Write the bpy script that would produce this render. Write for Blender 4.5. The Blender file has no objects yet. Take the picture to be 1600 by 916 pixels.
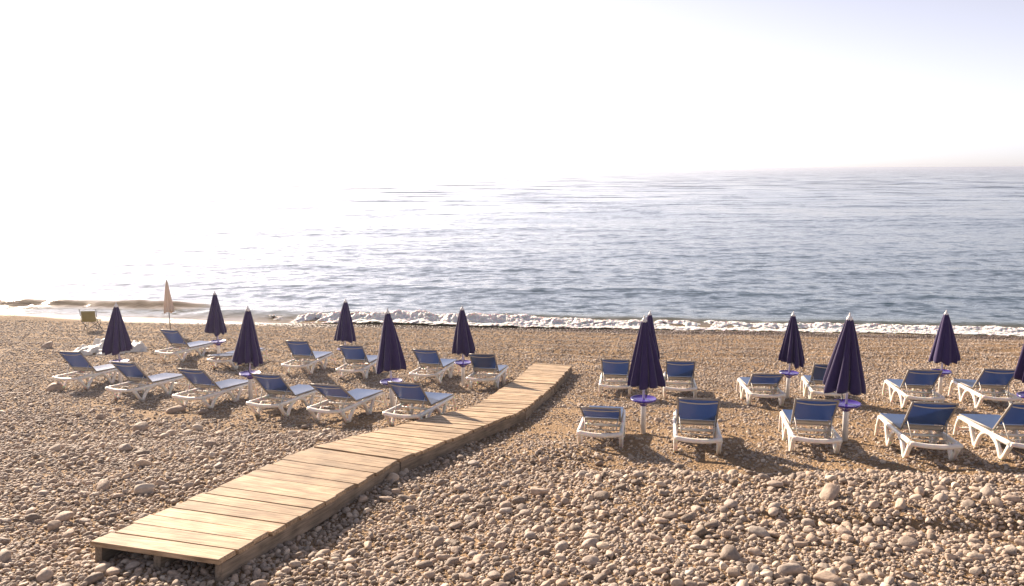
import bpy, math, random
import numpy as np
from mathutils import Vector, Matrix
R = math.radians
random.seed(7); rng = np.random.default_rng(7)
scene = bpy.context.scene
COL = scene.collection

# ------------------------------------------------------------------ camera
GLARE_HAZE = 0.00055                 # density per metre of the volume added for lens glare
HC = 6.4                      # camera height above the sea
F = 1300.0                    # focal length in photo pixels (1600 wide)
PITCH = math.atan(193.0 / F); ROLL = -0.0055
cam_d = bpy.data.cameras.new('camera'); cam = bpy.data.objects.new('camera', cam_d); COL.objects.link(cam)
cam_d.sensor_width = 36; cam_d.lens = F / 1600 * 36; cam_d.clip_start = 0.1; cam_d.clip_end = 60000
cam.location = (0, 0, HC)
cam.rotation_mode = 'QUATERNION'
cam.rotation_quaternion = (Matrix.Rotation(math.pi / 2 - PITCH, 4, 'X') @ Matrix.Rotation(ROLL, 4, 'Z')).to_quaternion()
scene.camera = cam

# ------------------------------------------------------------------ light
SUN_AZ = R(-37)               # left of the view direction
SUN_EL = R(25)
sun_dir = Vector((math.sin(SUN_AZ) * math.cos(SUN_EL), math.cos(SUN_AZ) * math.cos(SUN_EL), math.sin(SUN_EL)))
world = bpy.data.worlds.new('World'); scene.world = world; world.use_nodes = True
wn = world.node_tree.nodes; wl = world.node_tree.links
for n in list(wn): wn.remove(n)
sky = wn.new('ShaderNodeTexSky'); sky.sky_type = 'NISHITA'; sky.sun_disc = False
sky.sun_elevation = SUN_EL; sky.sun_rotation = SUN_AZ
sky.altitude = 0; sky.air_density = 0.5; sky.dust_density = 0.65; sky.ozone_density = 1.0
bg = wn.new('ShaderNodeBackground'); bg.inputs['Strength'].default_value = 0.078
wo = wn.new('ShaderNodeOutputWorld')
pale = wn.new('ShaderNodeHueSaturation'); pale.inputs['Saturation'].default_value = 0.4   # milky morning air
wl.new(sky.outputs[0], pale.inputs['Color']); tint = wn.new('ShaderNodeMix'); tint.data_type = 'RGBA'; tint.blend_type = 'MULTIPLY'; tint.inputs[0].default_value = 1; tint.inputs[7].default_value = (1.05, .975, 1.0, 1)
wl.new(pale.outputs[0], tint.inputs[6]); wl.new(tint.outputs[2], bg.inputs[0]); wl.new(bg.outputs[0], wo.inputs[0])
sd = bpy.data.lights.new('sun', 'SUN'); sd.energy = 4.8; sd.angle = R(0.6); sd.color = (1.0, 0.815, 0.63)
so = bpy.data.objects.new('sun', sd); COL.objects.link(so); so.location = (-30, 40, 40)
so.rotation_mode = 'QUATERNION'; so.rotation_quaternion = sun_dir.to_track_quat('Z', 'Y')
scene.view_settings.view_transform = 'Standard'; scene.view_settings.look = 'None'
scene.view_settings.exposure = 1.36; scene.view_settings.gamma = 1.0
scene.render.engine = 'CYCLES'
scene.cycles.max_bounces = 6; scene.cycles.diffuse_bounces = 3; scene.cycles.glossy_bounces = 3
scene.cycles.transmission_bounces = 3; scene.cycles.volume_bounces = 0; scene.cycles.transparent_max_bounces = 8
scene.cycles.sample_clamp_indirect = 6.0
scene.cycles.use_denoising = True

# ------------------------------------------------------------------ helpers
def link(o, parent=None):
    COL.objects.link(o)
    if parent is not None: o.parent = parent
    return o
def tag(o, label=None, cat=None, group=None, kind=None):
    if label: o['label'] = label
    if cat: o['category'] = cat
    if group: o['group'] = group
    if kind: o['kind'] = kind
    return o
def empty(name, loc=(0, 0, 0)):
    o = bpy.data.objects.new(name, None); o.empty_display_size = .2; o.location = loc
    return link(o)
class MB:
    def __init__(s): s.v = []; s.f = []; s.sm = []
    def add(s, vs, fs, smooth=False):
        b = len(s.v); s.v += [tuple(map(float, p)) for p in vs]
        s.f += [tuple(i + b for i in f) for f in fs]; s.sm += [smooth] * len(fs)
    def box(s, c, d, rot=None):
        vs = [Vector((x * d[0] / 2, y * d[1] / 2, z * d[2] / 2)) for x in (-1, 1) for y in (-1, 1) for z in (-1, 1)]
        if rot is not None: vs = [rot @ v for v in vs]
        vs = [v + Vector(c) for v in vs]
        s.add(vs, [(0, 1, 3, 2), (4, 6, 7, 5), (0, 4, 5, 1), (2, 3, 7, 6), (0, 2, 6, 4), (1, 5, 7, 3)])
    def sweep(s, pts, w, h, side=Vector((1, 0, 0)), cham=.25, smooth=True):
        """bar with a chamfered w x h section along pts; `side` is the fixed width direction"""
        pts = [Vector(p) for p in pts]; n = len(pts); rings = []
        for i, p in enumerate(pts):
            t = (pts[min(i + 1, n - 1)] - pts[max(i - 1, 0)]).normalized()
            a = (side - t * side.dot(t)).normalized(); b = t.cross(a).normalized()
            ww = w[i] if isinstance(w, (list, tuple)) else w; hh = h[i] if isinstance(h, (list, tuple)) else h
            k = min(ww, hh) * cham
            sec = [(ww/2-k, hh/2), (ww/2, hh/2-k), (ww/2, -hh/2+k), (ww/2-k, -hh/2), (-ww/2+k, -hh/2), (-ww/2, -hh/2+k), (-ww/2, hh/2-k), (-ww/2+k, hh/2)]
            rings.append([p + a * x + b * y for x, y in sec])
        s._rings(rings, smooth)
    def _rings(s, rings, smooth=True, cap=True):
        m = len(rings[0]); vs = [p for r in rings for p in r]; fs = []
        for i in range(len(rings) - 1):
            for j in range(m):
                a = i * m + j; b = i * m + (j + 1) % m
                fs.append((a, b, b + m, a + m))
        s.add(vs, fs, smooth)
        if cap:
            s.add(rings[0], [tuple(range(m))[::-1]]); s.add(rings[-1], [tuple(range(m))])
    def tube(s, pts, r, m=8, cap=True):
        pts = [Vector(p) for p in pts]; n = len(pts); rings = []
        up = None
        for i, p in enumerate(pts):
            t = (pts[min(i + 1, n - 1)] - pts[max(i - 1, 0)]).normalized()
            if up is None: up = Vector((0, 0, 1)) if abs(t.z) < .9 else Vector((1, 0, 0))
            a = t.cross(up).normalized(); b = t.cross(a).normalized(); up = a.cross(t)
            rr = r[i] if isinstance(r, (list, tuple)) else r
            rings.append([p + (a * math.cos(k * 2 * math.pi / m) + b * math.sin(k * 2 * math.pi / m)) * rr for k in range(m)])
        s._rings(rings, True, cap)
    def lathe(s, prof, m=24):
        rings = [[Vector((r * math.cos(k * 2 * math.pi / m), r * math.sin(k * 2 * math.pi / m), z)) for k in range(m)] for r, z in prof]
        s._rings(rings, True, True)
    def mesh(s, name, mat=None):
        me = bpy.data.meshes.new(name); me.from_pydata(s.v, [], s.f); me.validate()
        if len(me.polygons) == len(s.sm): me.polygons.foreach_set('use_smooth', s.sm)
        if mat: me.materials.append(mat)
        me.update()
        # outward normals
        import bmesh
        bm = bmesh.new(); bm.from_mesh(me); bmesh.ops.remove_doubles(bm, verts=bm.verts, dist=1e-5)
        bmesh.ops.recalc_face_normals(bm, faces=bm.faces); bm.to_mesh(me); bm.free()
        return me
def obj(name, me, parent=None, loc=(0, 0, 0)):
    o = bpy.data.objects.new(name, me); o.location = loc
    return link(o, parent)
def curve_pts(ctrl, n=6):
    """Catmull-Rom through control points"""
    P = [Vector(c) for c in ctrl]; P = [P[0] * 2 - P[1]] + P + [P[-1] * 2 - P[-2]]; out = []
    for i in range(1, len(P) - 2):
        for k in range(n):
            t = k / n; a, b, c, d = P[i-1], P[i], P[i+1], P[i+2]
            out.append(.5 * ((2*b) + (c-a)*t + (2*a-5*b+4*c-d)*t*t + (3*b-a-3*c+d)*t**3))
    out.append(P[-2]); return out

# ------------------------------------------------------------------ materials
def mat(name):
    m = bpy.data.materials.new(name); m.use_nodes = True
    nt = m.node_tree; p = nt.nodes['Principled BSDF']
    return m, nt, p
def N(nt, t, **kw):
    n = nt.nodes.new(t)
    for k, v in kw.items():
        if k in n.inputs.keys() if isinstance(k, str) else False: n.inputs[k].default_value = v
        else: setattr(n, k, v)
    return n
def ramp(nt, stops, interp='LINEAR'):
    r = nt.nodes.new('ShaderNodeValToRGB'); r.color_ramp.interpolation = interp
    e = r.color_ramp.elements
    while len(e) < len(stops): e.new(.5)
    for i, (p, c) in enumerate(stops): e[i].position = p; e[i].color = (*c, 1)
    return r
def simple(name, col, rough=.5, spec=.5, bump=0, bscale=200, var=.0):
    m, nt, p = mat(name)
    p.inputs['Base Color'].default_value = (*col, 1); p.inputs['Roughness'].default_value = rough
    p.inputs['Specular IOR Level'].default_value = spec
    tc = N(nt, 'ShaderNodeTexCoord')
    if var:
        oi = N(nt, 'ShaderNodeObjectInfo'); ns = N(nt, 'ShaderNodeTexNoise'); ns.inputs['Scale'].default_value = 5; ns.inputs['Detail'].default_value = 5
        nt.links.new(tc.outputs['Object'], ns.inputs['Vector'])
        ad = N(nt, 'ShaderNodeMath', operation='ADD'); nt.links.new(ns.outputs[0], ad.inputs[0]); nt.links.new(oi.outputs['Random'], ad.inputs[1])
        rm = ramp(nt, [(.3, tuple(c * (1 - var) for c in col)), (1.3 / 1.5, tuple(min(1, c * (1 + var)) for c in col))])
        ml = N(nt, 'ShaderNodeMath', operation='MULTIPLY'); ml.inputs[1].default_value = .6; nt.links.new(ad.outputs[0], ml.inputs[0])
        nt.links.new(ml.outputs[0], rm.inputs[0]); nt.links.new(rm.outputs[0], p.inputs['Base Color'])
    if bump:
        nb = N(nt, 'ShaderNodeTexNoise'); nb.inputs['Scale'].default_value = bscale; nb.inputs['Detail'].default_value = 3
        nt.links.new(tc.outputs['Object'], nb.inputs['Vector'])
        b = N(nt, 'ShaderNodeBump'); b.inputs['Strength'].default_value = bump; b.inputs['Distance'].default_value = .01
        nt.links.new(nb.outputs[0], b.inputs['Height']); nt.links.new(b.outputs[0], p.inputs['Normal'])
    return m

def wet(nt, p, col, dry):
    """stones the waves keep wet: darker and shinier in a ragged strip along the water's edge"""
    g = N(nt, 'ShaderNodeNewGeometry'); sx = N(nt, 'ShaderNodeSeparateXYZ'); nt.links.new(g.outputs['Position'], sx.inputs[0])
    a = N(nt, 'ShaderNodeMath', operation='MULTIPLY_ADD'); a.inputs[1].default_value = .13; nt.links.new(sx.outputs[0], a.inputs[0]); nt.links.new(sx.outputs[1], a.inputs[2])
    ns = N(nt, 'ShaderNodeTexNoise'); ns.inputs['Scale'].default_value = .35; ns.inputs['Detail'].default_value = 3; nt.links.new(g.outputs['Position'], ns.inputs['Vector'])
    b = N(nt, 'ShaderNodeMath', operation='MULTIPLY_ADD'); b.inputs[1].default_value = 1.6; nt.links.new(ns.outputs[0], b.inputs[0]); nt.links.new(a.outputs[0], b.inputs[2])
    r = N(nt, 'ShaderNodeMapRange'); r.inputs[1].default_value = 32.85; r.inputs[2].default_value = 33.4; nt.links.new(b.outputs[0], r.inputs[0])
    mx = N(nt, 'ShaderNodeMix', data_type='RGBA', blend_type='MULTIPLY'); nt.links.new(r.outputs[0], mx.inputs[0]); nt.links.new(col, mx.inputs[6]); mx.inputs[7].default_value = (.42, .38, .35, 1)
    nt.links.new(mx.outputs[2], p.inputs['Base Color'])
    q = N(nt, 'ShaderNodeMapRange'); q.inputs[3].default_value = dry; q.inputs[4].default_value = .3; nt.links.new(r.outputs[0], q.inputs[0]); nt.links.new(q.outputs[0], p.inputs['Roughness'])
def m_pebble():
    m, nt, p = mat('pebble')
    oi = N(nt, 'ShaderNodeObjectInfo'); tc = N(nt, 'ShaderNodeTexCoord')
    r = ramp(nt, [(0, (.19, .148, .115)), (.18, (.30, .245, .205)), (.4, (.41, .320, .250)), (.62, (.47, .365, .285)),
                  (.78, (.36, .315, .28)), (.9, (.54, .435, .335)), (1, (.60, .52, .43))])
    nt.links.new(oi.outputs['Random'], r.inputs[0])
    mp = N(nt, 'ShaderNodeVectorMath', operation='ADD'); nt.links.new(tc.outputs['Object'], mp.inputs[0])
    sc = N(nt, 'ShaderNodeVectorMath', operation='SCALE'); sc.inputs['Scale'].default_value = 37
    cb = N(nt, 'ShaderNodeCombineXYZ'); nt.links.new(oi.outputs['Random'], cb.inputs[0]); nt.links.new(oi.outputs['Random'], cb.inputs[1])
    nt.links.new(cb.outputs[0], sc.inputs[0]); nt.links.new(sc.outputs[0], mp.inputs[1])
    ns = N(nt, 'ShaderNodeTexNoise'); ns.inputs['Scale'].default_value = 2.2; ns.inputs['Detail'].default_value = 7; ns.inputs['Roughness'].default_value = .65
    nt.links.new(mp.outputs[0], ns.inputs['Vector'])
    mr = N(nt, 'ShaderNodeMapRange'); mr.inputs[1].default_value = .3; mr.inputs[2].default_value = .7; mr.inputs[3].default_value = .74; mr.inputs[4].default_value = 1.22
    nt.links.new(ns.outputs[0], mr.inputs[0])
    mx = N(nt, 'ShaderNodeVectorMath', operation='SCALE'); nt.links.new(r.outputs[0], mx.inputs[0]); nt.links.new(mr.outputs[0], mx.inputs['Scale'])
    wet(nt, p, mx.outputs[0], .72)
    p.inputs['Roughness'].default_value = .72; p.inputs['Specular IOR Level'].default_value = .35
    b = N(nt, 'ShaderNodeBump'); b.inputs['Strength'].default_value = .25; b.inputs['Distance'].default_value = .08
    nt.links.new(ns.outputs[0], b.inputs['Height']); nt.links.new(b.outputs[0], p.inputs['Normal'])
    return m
def m_ground():
    m, nt, p = mat('sandy_gravel')
    tc = N(nt, 'ShaderNodeTexCoord')
    vo = N(nt, 'ShaderNodeTexVoronoi'); vo.inputs['Scale'].default_value = 26; nt.links.new(tc.outputs['Object'], vo.inputs['Vector'])
    ns = N(nt, 'ShaderNodeTexNoise'); ns.inputs['Scale'].default_value = .9; ns.inputs['Detail'].default_value = 8; nt.links.new(tc.outputs['Object'], ns.inputs['Vector'])
    r = ramp(nt, [(.3, (.19, .128, .075)), (.55, (.28, .19, .11)), (.75, (.35, .25, .155))])
    nt.links.new(ns.outputs[0], r.inputs[0])
    mx = N(nt, 'ShaderNodeMix', data_type='RGBA', blend_type='MULTIPLY'); mx.inputs[0].default_value = .45
    g = ramp(nt, [(0, (.55, .55, .55)), (1, (1.3, 1.25, 1.2))])
    sp = N(nt, 'ShaderNodeSeparateColor'); nt.links.new(vo.outputs['Color'], sp.inputs[0]); nt.links.new(sp.outputs[0], g.inputs[0])
    nt.links.new(r.outputs[0], mx.inputs[6]); nt.links.new(g.outputs[0], mx.inputs[7])
    wet(nt, p, mx.outputs[2], .9); p.inputs['Specular IOR Level'].default_value = .2
    b = N(nt, 'ShaderNodeBump'); b.inputs['Strength'].default_value = .9; b.inputs['Distance'].default_value = .03; b.invert = True
    nt.links.new(vo.outputs['Distance'], b.inputs['Height']); nt.links.new(b.outputs[0], p.inputs['Normal'])
    return m
def m_wood(name, cols, dark=.55):
    m, nt, p = mat(name)
    tc = N(nt, 'ShaderNodeTexCoord'); oi = N(nt, 'ShaderNodeObjectInfo')
    cb = N(nt, 'ShaderNodeCombineXYZ')
    for i in range(3): nt.links.new(oi.outputs['Random'], cb.inputs[i])
    sc = N(nt, 'ShaderNodeVectorMath', operation='SCALE'); sc.inputs['Scale'].default_value = 53; nt.links.new(cb.outputs[0], sc.inputs[0])
    ad = N(nt, 'ShaderNodeVectorMath', operation='ADD'); nt.links.new(tc.outputs['Object'], ad.inputs[0]); nt.links.new(sc.outputs[0], ad.inputs[1])
    mp = N(nt, 'ShaderNodeMapping'); mp.inputs['Scale'].default_value = (1.6, 26, 26); nt.links.new(ad.outputs[0], mp.inputs['Vector'])
    gr = N(nt, 'ShaderNodeTexNoise'); gr.inputs['Scale'].default_value = 1.6; gr.inputs['Detail'].default_value = 7; gr.inputs['Roughness'].default_value = .62; gr.inputs['Distortion'].default_value = .35
    nt.links.new(mp.outputs[0], gr.inputs['Vector'])
    bl = N(nt, 'ShaderNodeTexNoise'); bl.inputs['Scale'].default_value = 3.0; bl.inputs['Detail'].default_value = 4; nt.links.new(ad.outputs[0], bl.inputs['Vector'])
    r = ramp(nt, [(.30, tuple(c * dark for c in cols[0])), (.47, cols[0]), (.7, cols[1])]); nt.links.new(gr.outputs[0], r.inputs[0])
    tone = N(nt, 'ShaderNodeMapRange'); tone.inputs[3].default_value = .74; tone.inputs[4].default_value = 1.14; nt.links.new(oi.outputs['Random'], tone.inputs[0])
    t2 = N(nt, 'ShaderNodeMapRange'); t2.inputs[1].default_value = .3; t2.inputs[2].default_value = .7; t2.inputs[3].default_value = .66; t2.inputs[4].default_value = 1.14; nt.links.new(bl.outputs[0], t2.inputs[0])
    mu = N(nt, 'ShaderNodeMath', operation='MULTIPLY'); nt.links.new(tone.outputs[0], mu.inputs[0]); nt.links.new(t2.outputs[0], mu.inputs[1])
    mx = N(nt, 'ShaderNodeVectorMath', operation='SCALE'); nt.links.new(r.outputs[0], mx.inputs[0]); nt.links.new(mu.outputs[0], mx.inputs['Scale'])
    nt.links.new(mx.outputs[0], p.inputs['Base Color']); p.inputs['Roughness'].default_value = .7; p.inputs['Specular IOR Level'].default_value = .3
    b = N(nt, 'ShaderNodeBump'); b.inputs['Strength'].default_value = .35; b.inputs['Distance'].default_value = .006
    nt.links.new(gr.outputs[0], b.inputs['Height']); nt.links.new(b.outputs[0], p.inputs['Normal'])
    return m
def m_plastic():
    m, nt, p = mat('white_plastic')
    p.inputs['Base Color'].default_value = (.80, .77, .72, 1); p.inputs['Roughness'].default_value = .38
    p.inputs['Subsurface Weight'].default_value = .25; p.inputs['Subsurface Radius'].default_value = (1.0, .6, .25); p.inputs['Subsurface Scale'].default_value = .05
    tc = N(nt, 'ShaderNodeTexCoord'); ns = N(nt, 'ShaderNodeTexNoise'); ns.inputs['Scale'].default_value = 9; ns.inputs['Detail'].default_value = 6
    nt.links.new(tc.outputs['Object'], ns.inputs['Vector'])
    r = ramp(nt, [(.3, (.76, .71, .63)), (.55, (.84, .81, .755)), (.8, (.86, .84, .80))]); nt.links.new(ns.outputs[0], r.inputs[0]); nt.links.new(r.outputs[0], p.inputs['Base Color'])
    return m
def m_fabric(name, col, rough, spec, trans=.2, sheen=0, scale=500, tcol=None):
    m, nt, p = mat(name)
    tc = N(nt, 'ShaderNodeTexCoord'); oi = N(nt, 'ShaderNodeObjectInfo')
    ns = N(nt, 'ShaderNodeTexNoise'); ns.inputs['Scale'].default_value = 4; ns.inputs['Detail'].default_value = 5; nt.links.new(tc.outputs['Object'], ns.inputs['Vector'])
    ad = N(nt, 'ShaderNodeMath', operation='ADD'); nt.links.new(ns.outputs[0], ad.inputs[0]); nt.links.new(oi.outputs['Random'], ad.inputs[1])
    mr = N(nt, 'ShaderNodeMapRange'); mr.inputs[1].default_value = .3; mr.inputs[2].default_value = 1.7; nt.links.new(ad.outputs[0], mr.inputs[0])
    r = ramp(nt, [(0, tuple(c * .82 for c in col)), (1, tuple(c * 1.2 for c in col))]); nt.links.new(mr.outputs[0], r.inputs[0])
    nt.links.new(r.outputs[0], p.inputs['Base Color'])
    p.inputs['Roughness'].default_value = rough; p.inputs['Specular IOR Level'].default_value = spec
    if sheen: p.inputs['Sheen Weight'].default_value = sheen; p.inputs['Sheen Roughness'].default_value = .4
    w = N(nt, 'ShaderNodeTexNoise'); w.inputs['Scale'].default_value = scale; nt.links.new(tc.outputs['Object'], w.inputs['Vector'])
    b = N(nt, 'ShaderNodeBump'); b.inputs['Strength'].default_value = .15; b.inputs['Distance'].default_value = .004; nt.links.new(w.outputs[0], b.inputs['Height']); nt.links.new(b.outputs[0], p.inputs['Normal'])
    if trans:
        tr = N(nt, 'ShaderNodeBsdfTranslucent'); tr.inputs[0].default_value = (*(tcol or tuple(min(1, c * 1.6) for c in col)), 1)
        mx = N(nt, 'ShaderNodeMixShader'); mx.inputs[0].default_value = trans
        nt.links.new(p.outputs[0], mx.inputs[1]); nt.links.new(tr.outputs[0], mx.inputs[2])
        nt.links.new(mx.outputs[0], nt.nodes['Material Output'].inputs[0])
    return m
def m_water():
    m, nt, p = mat('sea_water')
    p.inputs['Base Color'].default_value = (.030, .060, .075, 1); p.inputs['IOR'].default_value = 1.33
    p.inputs['Roughness'].default_value = .10; p.inputs['Specular IOR Level'].default_value = .5
    tc = N(nt, 'ShaderNodeTexCoord')
    sx_ = N(nt, 'ShaderNodeSeparateXYZ'); nt.links.new(tc.outputs['Object'], sx_.inputs[0])
    mr_ = N(nt, 'ShaderNodeAttribute'); mr_.attribute_name = 'turbid'      # sand stirred up by the breaking waves
    rc_ = ramp(nt, [(0, (.022, .052, .075)), (.25, (.07, .09, .08)), (.7, (.30, .235, .15)), (1, (.36, .28, .18))]); nt.links.new(mr_.outputs['Fac'], rc_.inputs[0]); nt.links.new(rc_.outputs[0], p.inputs['Base Color'])
    hs = []
    for sx, sy, d, amp in ((.9, 2.2, 3, .06), (3.0, 7.0, 2, .02), (.16, .5, 3, .07)):
        mp = N(nt, 'ShaderNodeMapping'); mp.inputs['Scale'].default_value = (sx, sy, 1); mp.inputs['Rotation'].default_value = (0, 0, R(7))
        nt.links.new(tc.outputs['Object'], mp.inputs['Vector'])
        ns = N(nt, 'ShaderNodeTexNoise'); ns.inputs['Scale'].default_value = 1; ns.inputs['Detail'].default_value = d; ns.inputs['Roughness'].default_value = .55
        nt.links.new(mp.outputs[0], ns.inputs['Vector'])
        ml = N(nt, 'ShaderNodeMath', operation='MULTIPLY'); ml.inputs[1].default_value = amp; nt.links.new(ns.outputs[0], ml.inputs[0]); hs.append(ml)
    a1 = N(nt, 'ShaderNodeMath', operation='ADD'); nt.links.new(hs[0].outputs[0], a1.inputs[0]); nt.links.new(hs[1].outputs[0], a1.inputs[1])
    a2 = N(nt, 'ShaderNodeMath', operation='ADD'); nt.links.new(a1.outputs[0], a2.inputs[0]); nt.links.new(hs[2].outputs[0], a2.inputs[1])
    b = N(nt, 'ShaderNodeBump'); b.inputs['Strength'].default_value = 1; b.inputs['Distance'].default_value = .55
    nt.links.new(a2.outputs[0], b.inputs['Height'])
    # far out the ripples are finer than the mesh: tilt the normal by their slopes
    prev = b.outputs[0]
    for scl, amp, (d0, d1), (w0, w1) in (((.05, .16, 1), (1.1, 1.9, 0), (60, 320), (0, 1)), ((1.3, 1.8, 1), (.30, .62, 0), (30, 220), (1, .5)), ((.32, .55, 1), (.20, .44, 0), (45, 140), (.4, 1))):
        mp = N(nt, 'ShaderNodeMapping'); mp.inputs['Scale'].default_value = scl; mp.inputs['Rotation'].default_value = (0, 0, R(6)); nt.links.new(tc.outputs['Object'], mp.inputs['Vector'])
        ns = N(nt, 'ShaderNodeTexNoise'); ns.inputs['Scale'].default_value = 1; ns.inputs['Detail'].default_value = 5; ns.inputs['Roughness'].default_value = .62; nt.links.new(mp.outputs[0], ns.inputs['Vector'])
        sb = N(nt, 'ShaderNodeVectorMath', operation='SUBTRACT'); sb.inputs[1].default_value = (.5, .5, .5); nt.links.new(ns.outputs['Color'], sb.inputs[0])
        ml = N(nt, 'ShaderNodeVectorMath', operation='MULTIPLY'); ml.inputs[1].default_value = amp; nt.links.new(sb.outputs[0], ml.inputs[0])
        fr = N(nt, 'ShaderNodeMapRange'); fr.inputs[1].default_value = d0; fr.inputs[2].default_value = d1; fr.inputs[3].default_value = w0; fr.inputs[4].default_value = w1; nt.links.new(sx_.outputs[1], fr.inputs[0])
        sc = N(nt, 'ShaderNodeVectorMath', operation='SCALE'); nt.links.new(ml.outputs[0], sc.inputs[0]); nt.links.new(fr.outputs[0], sc.inputs['Scale'])
        ad = N(nt, 'ShaderNodeVectorMath', operation='ADD'); nt.links.new(prev, ad.inputs[0]); nt.links.new(sc.outputs[0], ad.inputs[1]); prev = ad.outputs[0]
    nm = N(nt, 'ShaderNodeVectorMath', operation='NORMALIZE'); nt.links.new(ad.outputs[0], nm.inputs[0]); nt.links.new(nm.outputs[0], p.inputs['Normal'])
    # sunlight passing through the thin sandy crests by the beach
    tr = N(nt, 'ShaderNodeBsdfTranslucent'); tr.inputs[0].default_value = (.75, .55, .30, 1)
    rf = ramp(nt, [(0, (0, 0, 0)), (1, (.4, .4, .4))]); nt.links.new(mr_.outputs['Fac'], rf.inputs[0])
    mxs = N(nt, 'ShaderNodeMixShader'); nt.links.new(rf.outputs[0], mxs.inputs[0]); nt.links.new(p.outputs[0], mxs.inputs[1]); nt.links.new(tr.outputs[0], mxs.inputs[2])
    nt.links.new(mxs.outputs[0], nt.nodes['Material Output'].inputs[0])
    return m
def m_foam():
    m, nt, p = mat('sea_foam')
    p.inputs['Base Color'].default_value = (.80, .79, .78, 1); p.inputs['Roughness'].default_value = .6
    p.inputs['Subsurface Weight'].default_value = .3; p.inputs['Subsurface Scale'].default_value = .08
    tc = N(nt, 'ShaderNodeTexCoord'); vo = N(nt, 'ShaderNodeTexNoise'); vo.inputs['Scale'].default_value = 14; vo.inputs['Detail'].default_value = 6
    nt.links.new(tc.outputs['Object'], vo.inputs['Vector'])
    b = N(nt, 'ShaderNodeBump'); b.inputs['Strength'].default_value = .9; b.inputs['Distance'].default_value = .08; nt.links.new(vo.outputs[0], b.inputs['Height']); nt.links.new(b.outputs[0], p.inputs['Normal'])
    # lacy holes where the foam thins out
    at = N(nt, 'ShaderNodeAttribute'); at.attribute_name = 'lace'
    mp = N(nt, 'ShaderNodeMapping'); mp.inputs['Scale'].default_value = (1.6, 3.2, 3); nt.links.new(tc.outputs['Object'], mp.inputs['Vector'])
    ln = N(nt, 'ShaderNodeTexNoise'); ln.inputs['Scale'].default_value = 1.3; ln.inputs['Detail'].default_value = 7; ln.inputs['Roughness'].default_value = .7; nt.links.new(mp.outputs[0], ln.inputs['Vector'])
    ad = N(nt, 'ShaderNodeMath', operation='ADD'); nt.links.new(at.outputs['Fac'], ad.inputs[0]); nt.links.new(ln.outputs[0], ad.inputs[1])
    al = N(nt, 'ShaderNodeMapRange'); al.inputs[1].default_value = .80; al.inputs[2].default_value = 1.02; nt.links.new(ad.outputs[0], al.inputs[0]); nt.links.new(al.outputs[0], p.inputs['Alpha'])
    return m
M = dict(pebble=m_pebble(), ground=m_ground(), water=m_water(), foam=m_foam(), plastic=m_plastic(),
         plank=m_wood('weathered_plank', ((.42, .298, .188), (.63, .485, .33)), .38), beam=m_wood('weathered_beam', ((.25, .20, .15), (.36, .29, .22))),
         sling=m_fabric('blue_sling', (.050, .112, .285), .30, 1.0, .40, scale=700, tcol=(.13, .21, .43)), canopy=m_fabric('purple_canopy', (.036, .020, .092), .75, .3, .12, sheen=.35),
         frame=simple('grey_tube', (.27, .245, .215), .45, .5, var=.12), bar=simple('pale_grey_bar', (.52, .49, .44), .4, .5, var=.1),
         purple=simple('purple_plastic', (.048, .022, .24), .26, .5, var=.12), white=simple('white_cap', (.78, .76, .73), .45, .5, var=.06),
         tubew=simple('white_tube', (.78, .755, .72), .4, .5, bump=.1, bscale=60, var=.07), cord=simple('dark_cord', (.05, .045, .06), .8, .2),
         whitefab=m_fabric('cream_canopy', (.62, .57, .50), .8, .2, .3, tcol=(.7, .5, .35)), sheet=m_fabric('white_sheet', (.72, .71, .69), .5, .4, .25),
         olive=m_fabric('olive_cloth', (.20, .175, .075), .8, .2, .3, tcol=(.40, .34, .14)), darkmetal=simple('dark_metal', (.06, .055, .05), .5, .5))

# ------------------------------------------------------------------ terrain
def sstep(a, b, x):
    t = np.clip((x - a) / (b - a), 0, 1); return t * t * (3 - 2 * t)
_nw = [(rng.uniform(0, 2 * math.pi), rng.uniform(0, 2 * math.pi), rng.uniform(.7, 1.4)) for _ in range(10)]
def wav(x, y, L):
    s = 0
    for a, ph, k in _nw: s = s + np.sin((x * math.cos(a) + y * math.sin(a)) * 2 * math.pi / (L * k) + ph)
    return s / 4.0
def shore_y(x): return 33.5 - .13 * x
def terrain(x, y):
    x = np.asarray(x, float); y = np.asarray(y, float)
    ye = y + .13 * x * sstep(17, 33, y)
    z = HC - 2.86 - .125 * np.minimum(ye, 20) - .077 * np.clip(ye - 20, 0, 14.5) - .14 * np.clip(ye - 34.5, 0, 60)
    # gravel bank in front of the loungers, wheel track through it
    z = z + .11 * sstep(11.5, 10.5, y + .05 * (x - 2)) * sstep(-.5, 1.6, x)
    z = z - .11 * sstep(9.0, 8.72, y + .03 * (x - 3) + .08 * np.sin(x * 1.7)) * sstep(2.0, 3.4, x)
    z = z + .10 * sstep(14.2, 12.6, y - .25 * (x + 6)) * sstep(-1.8, -3.6, x - .28 * (y - 8))
    calm = 1 - sstep(11.2, 12.2, y) * (1 - sstep(21, 23, y))
    z = z + wav(x, y, 2.6) * (.010 + .030 * calm) * (1 - sstep(26, 31, y)) + wav(y, x, .9) * (.007 + .010 * calm) * (1 - sstep(26, 31, y))
    z = z + .022 * np.sin((y + .13 * x) * 5.2 + 1.5 * wav(x, y, 7)) * sstep(23, 25, y) * (1 - sstep(31.5, 33, y))
    z = z + .13 * np.exp(-(((x - .75) / .7) ** 2 + ((y - 12.6) / .6) ** 2))
    z = z + .30 * np.exp(-(((x + 23) / 6.5) ** 2 + ((y - 35.2) / 1.2) ** 2))
    return z
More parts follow.
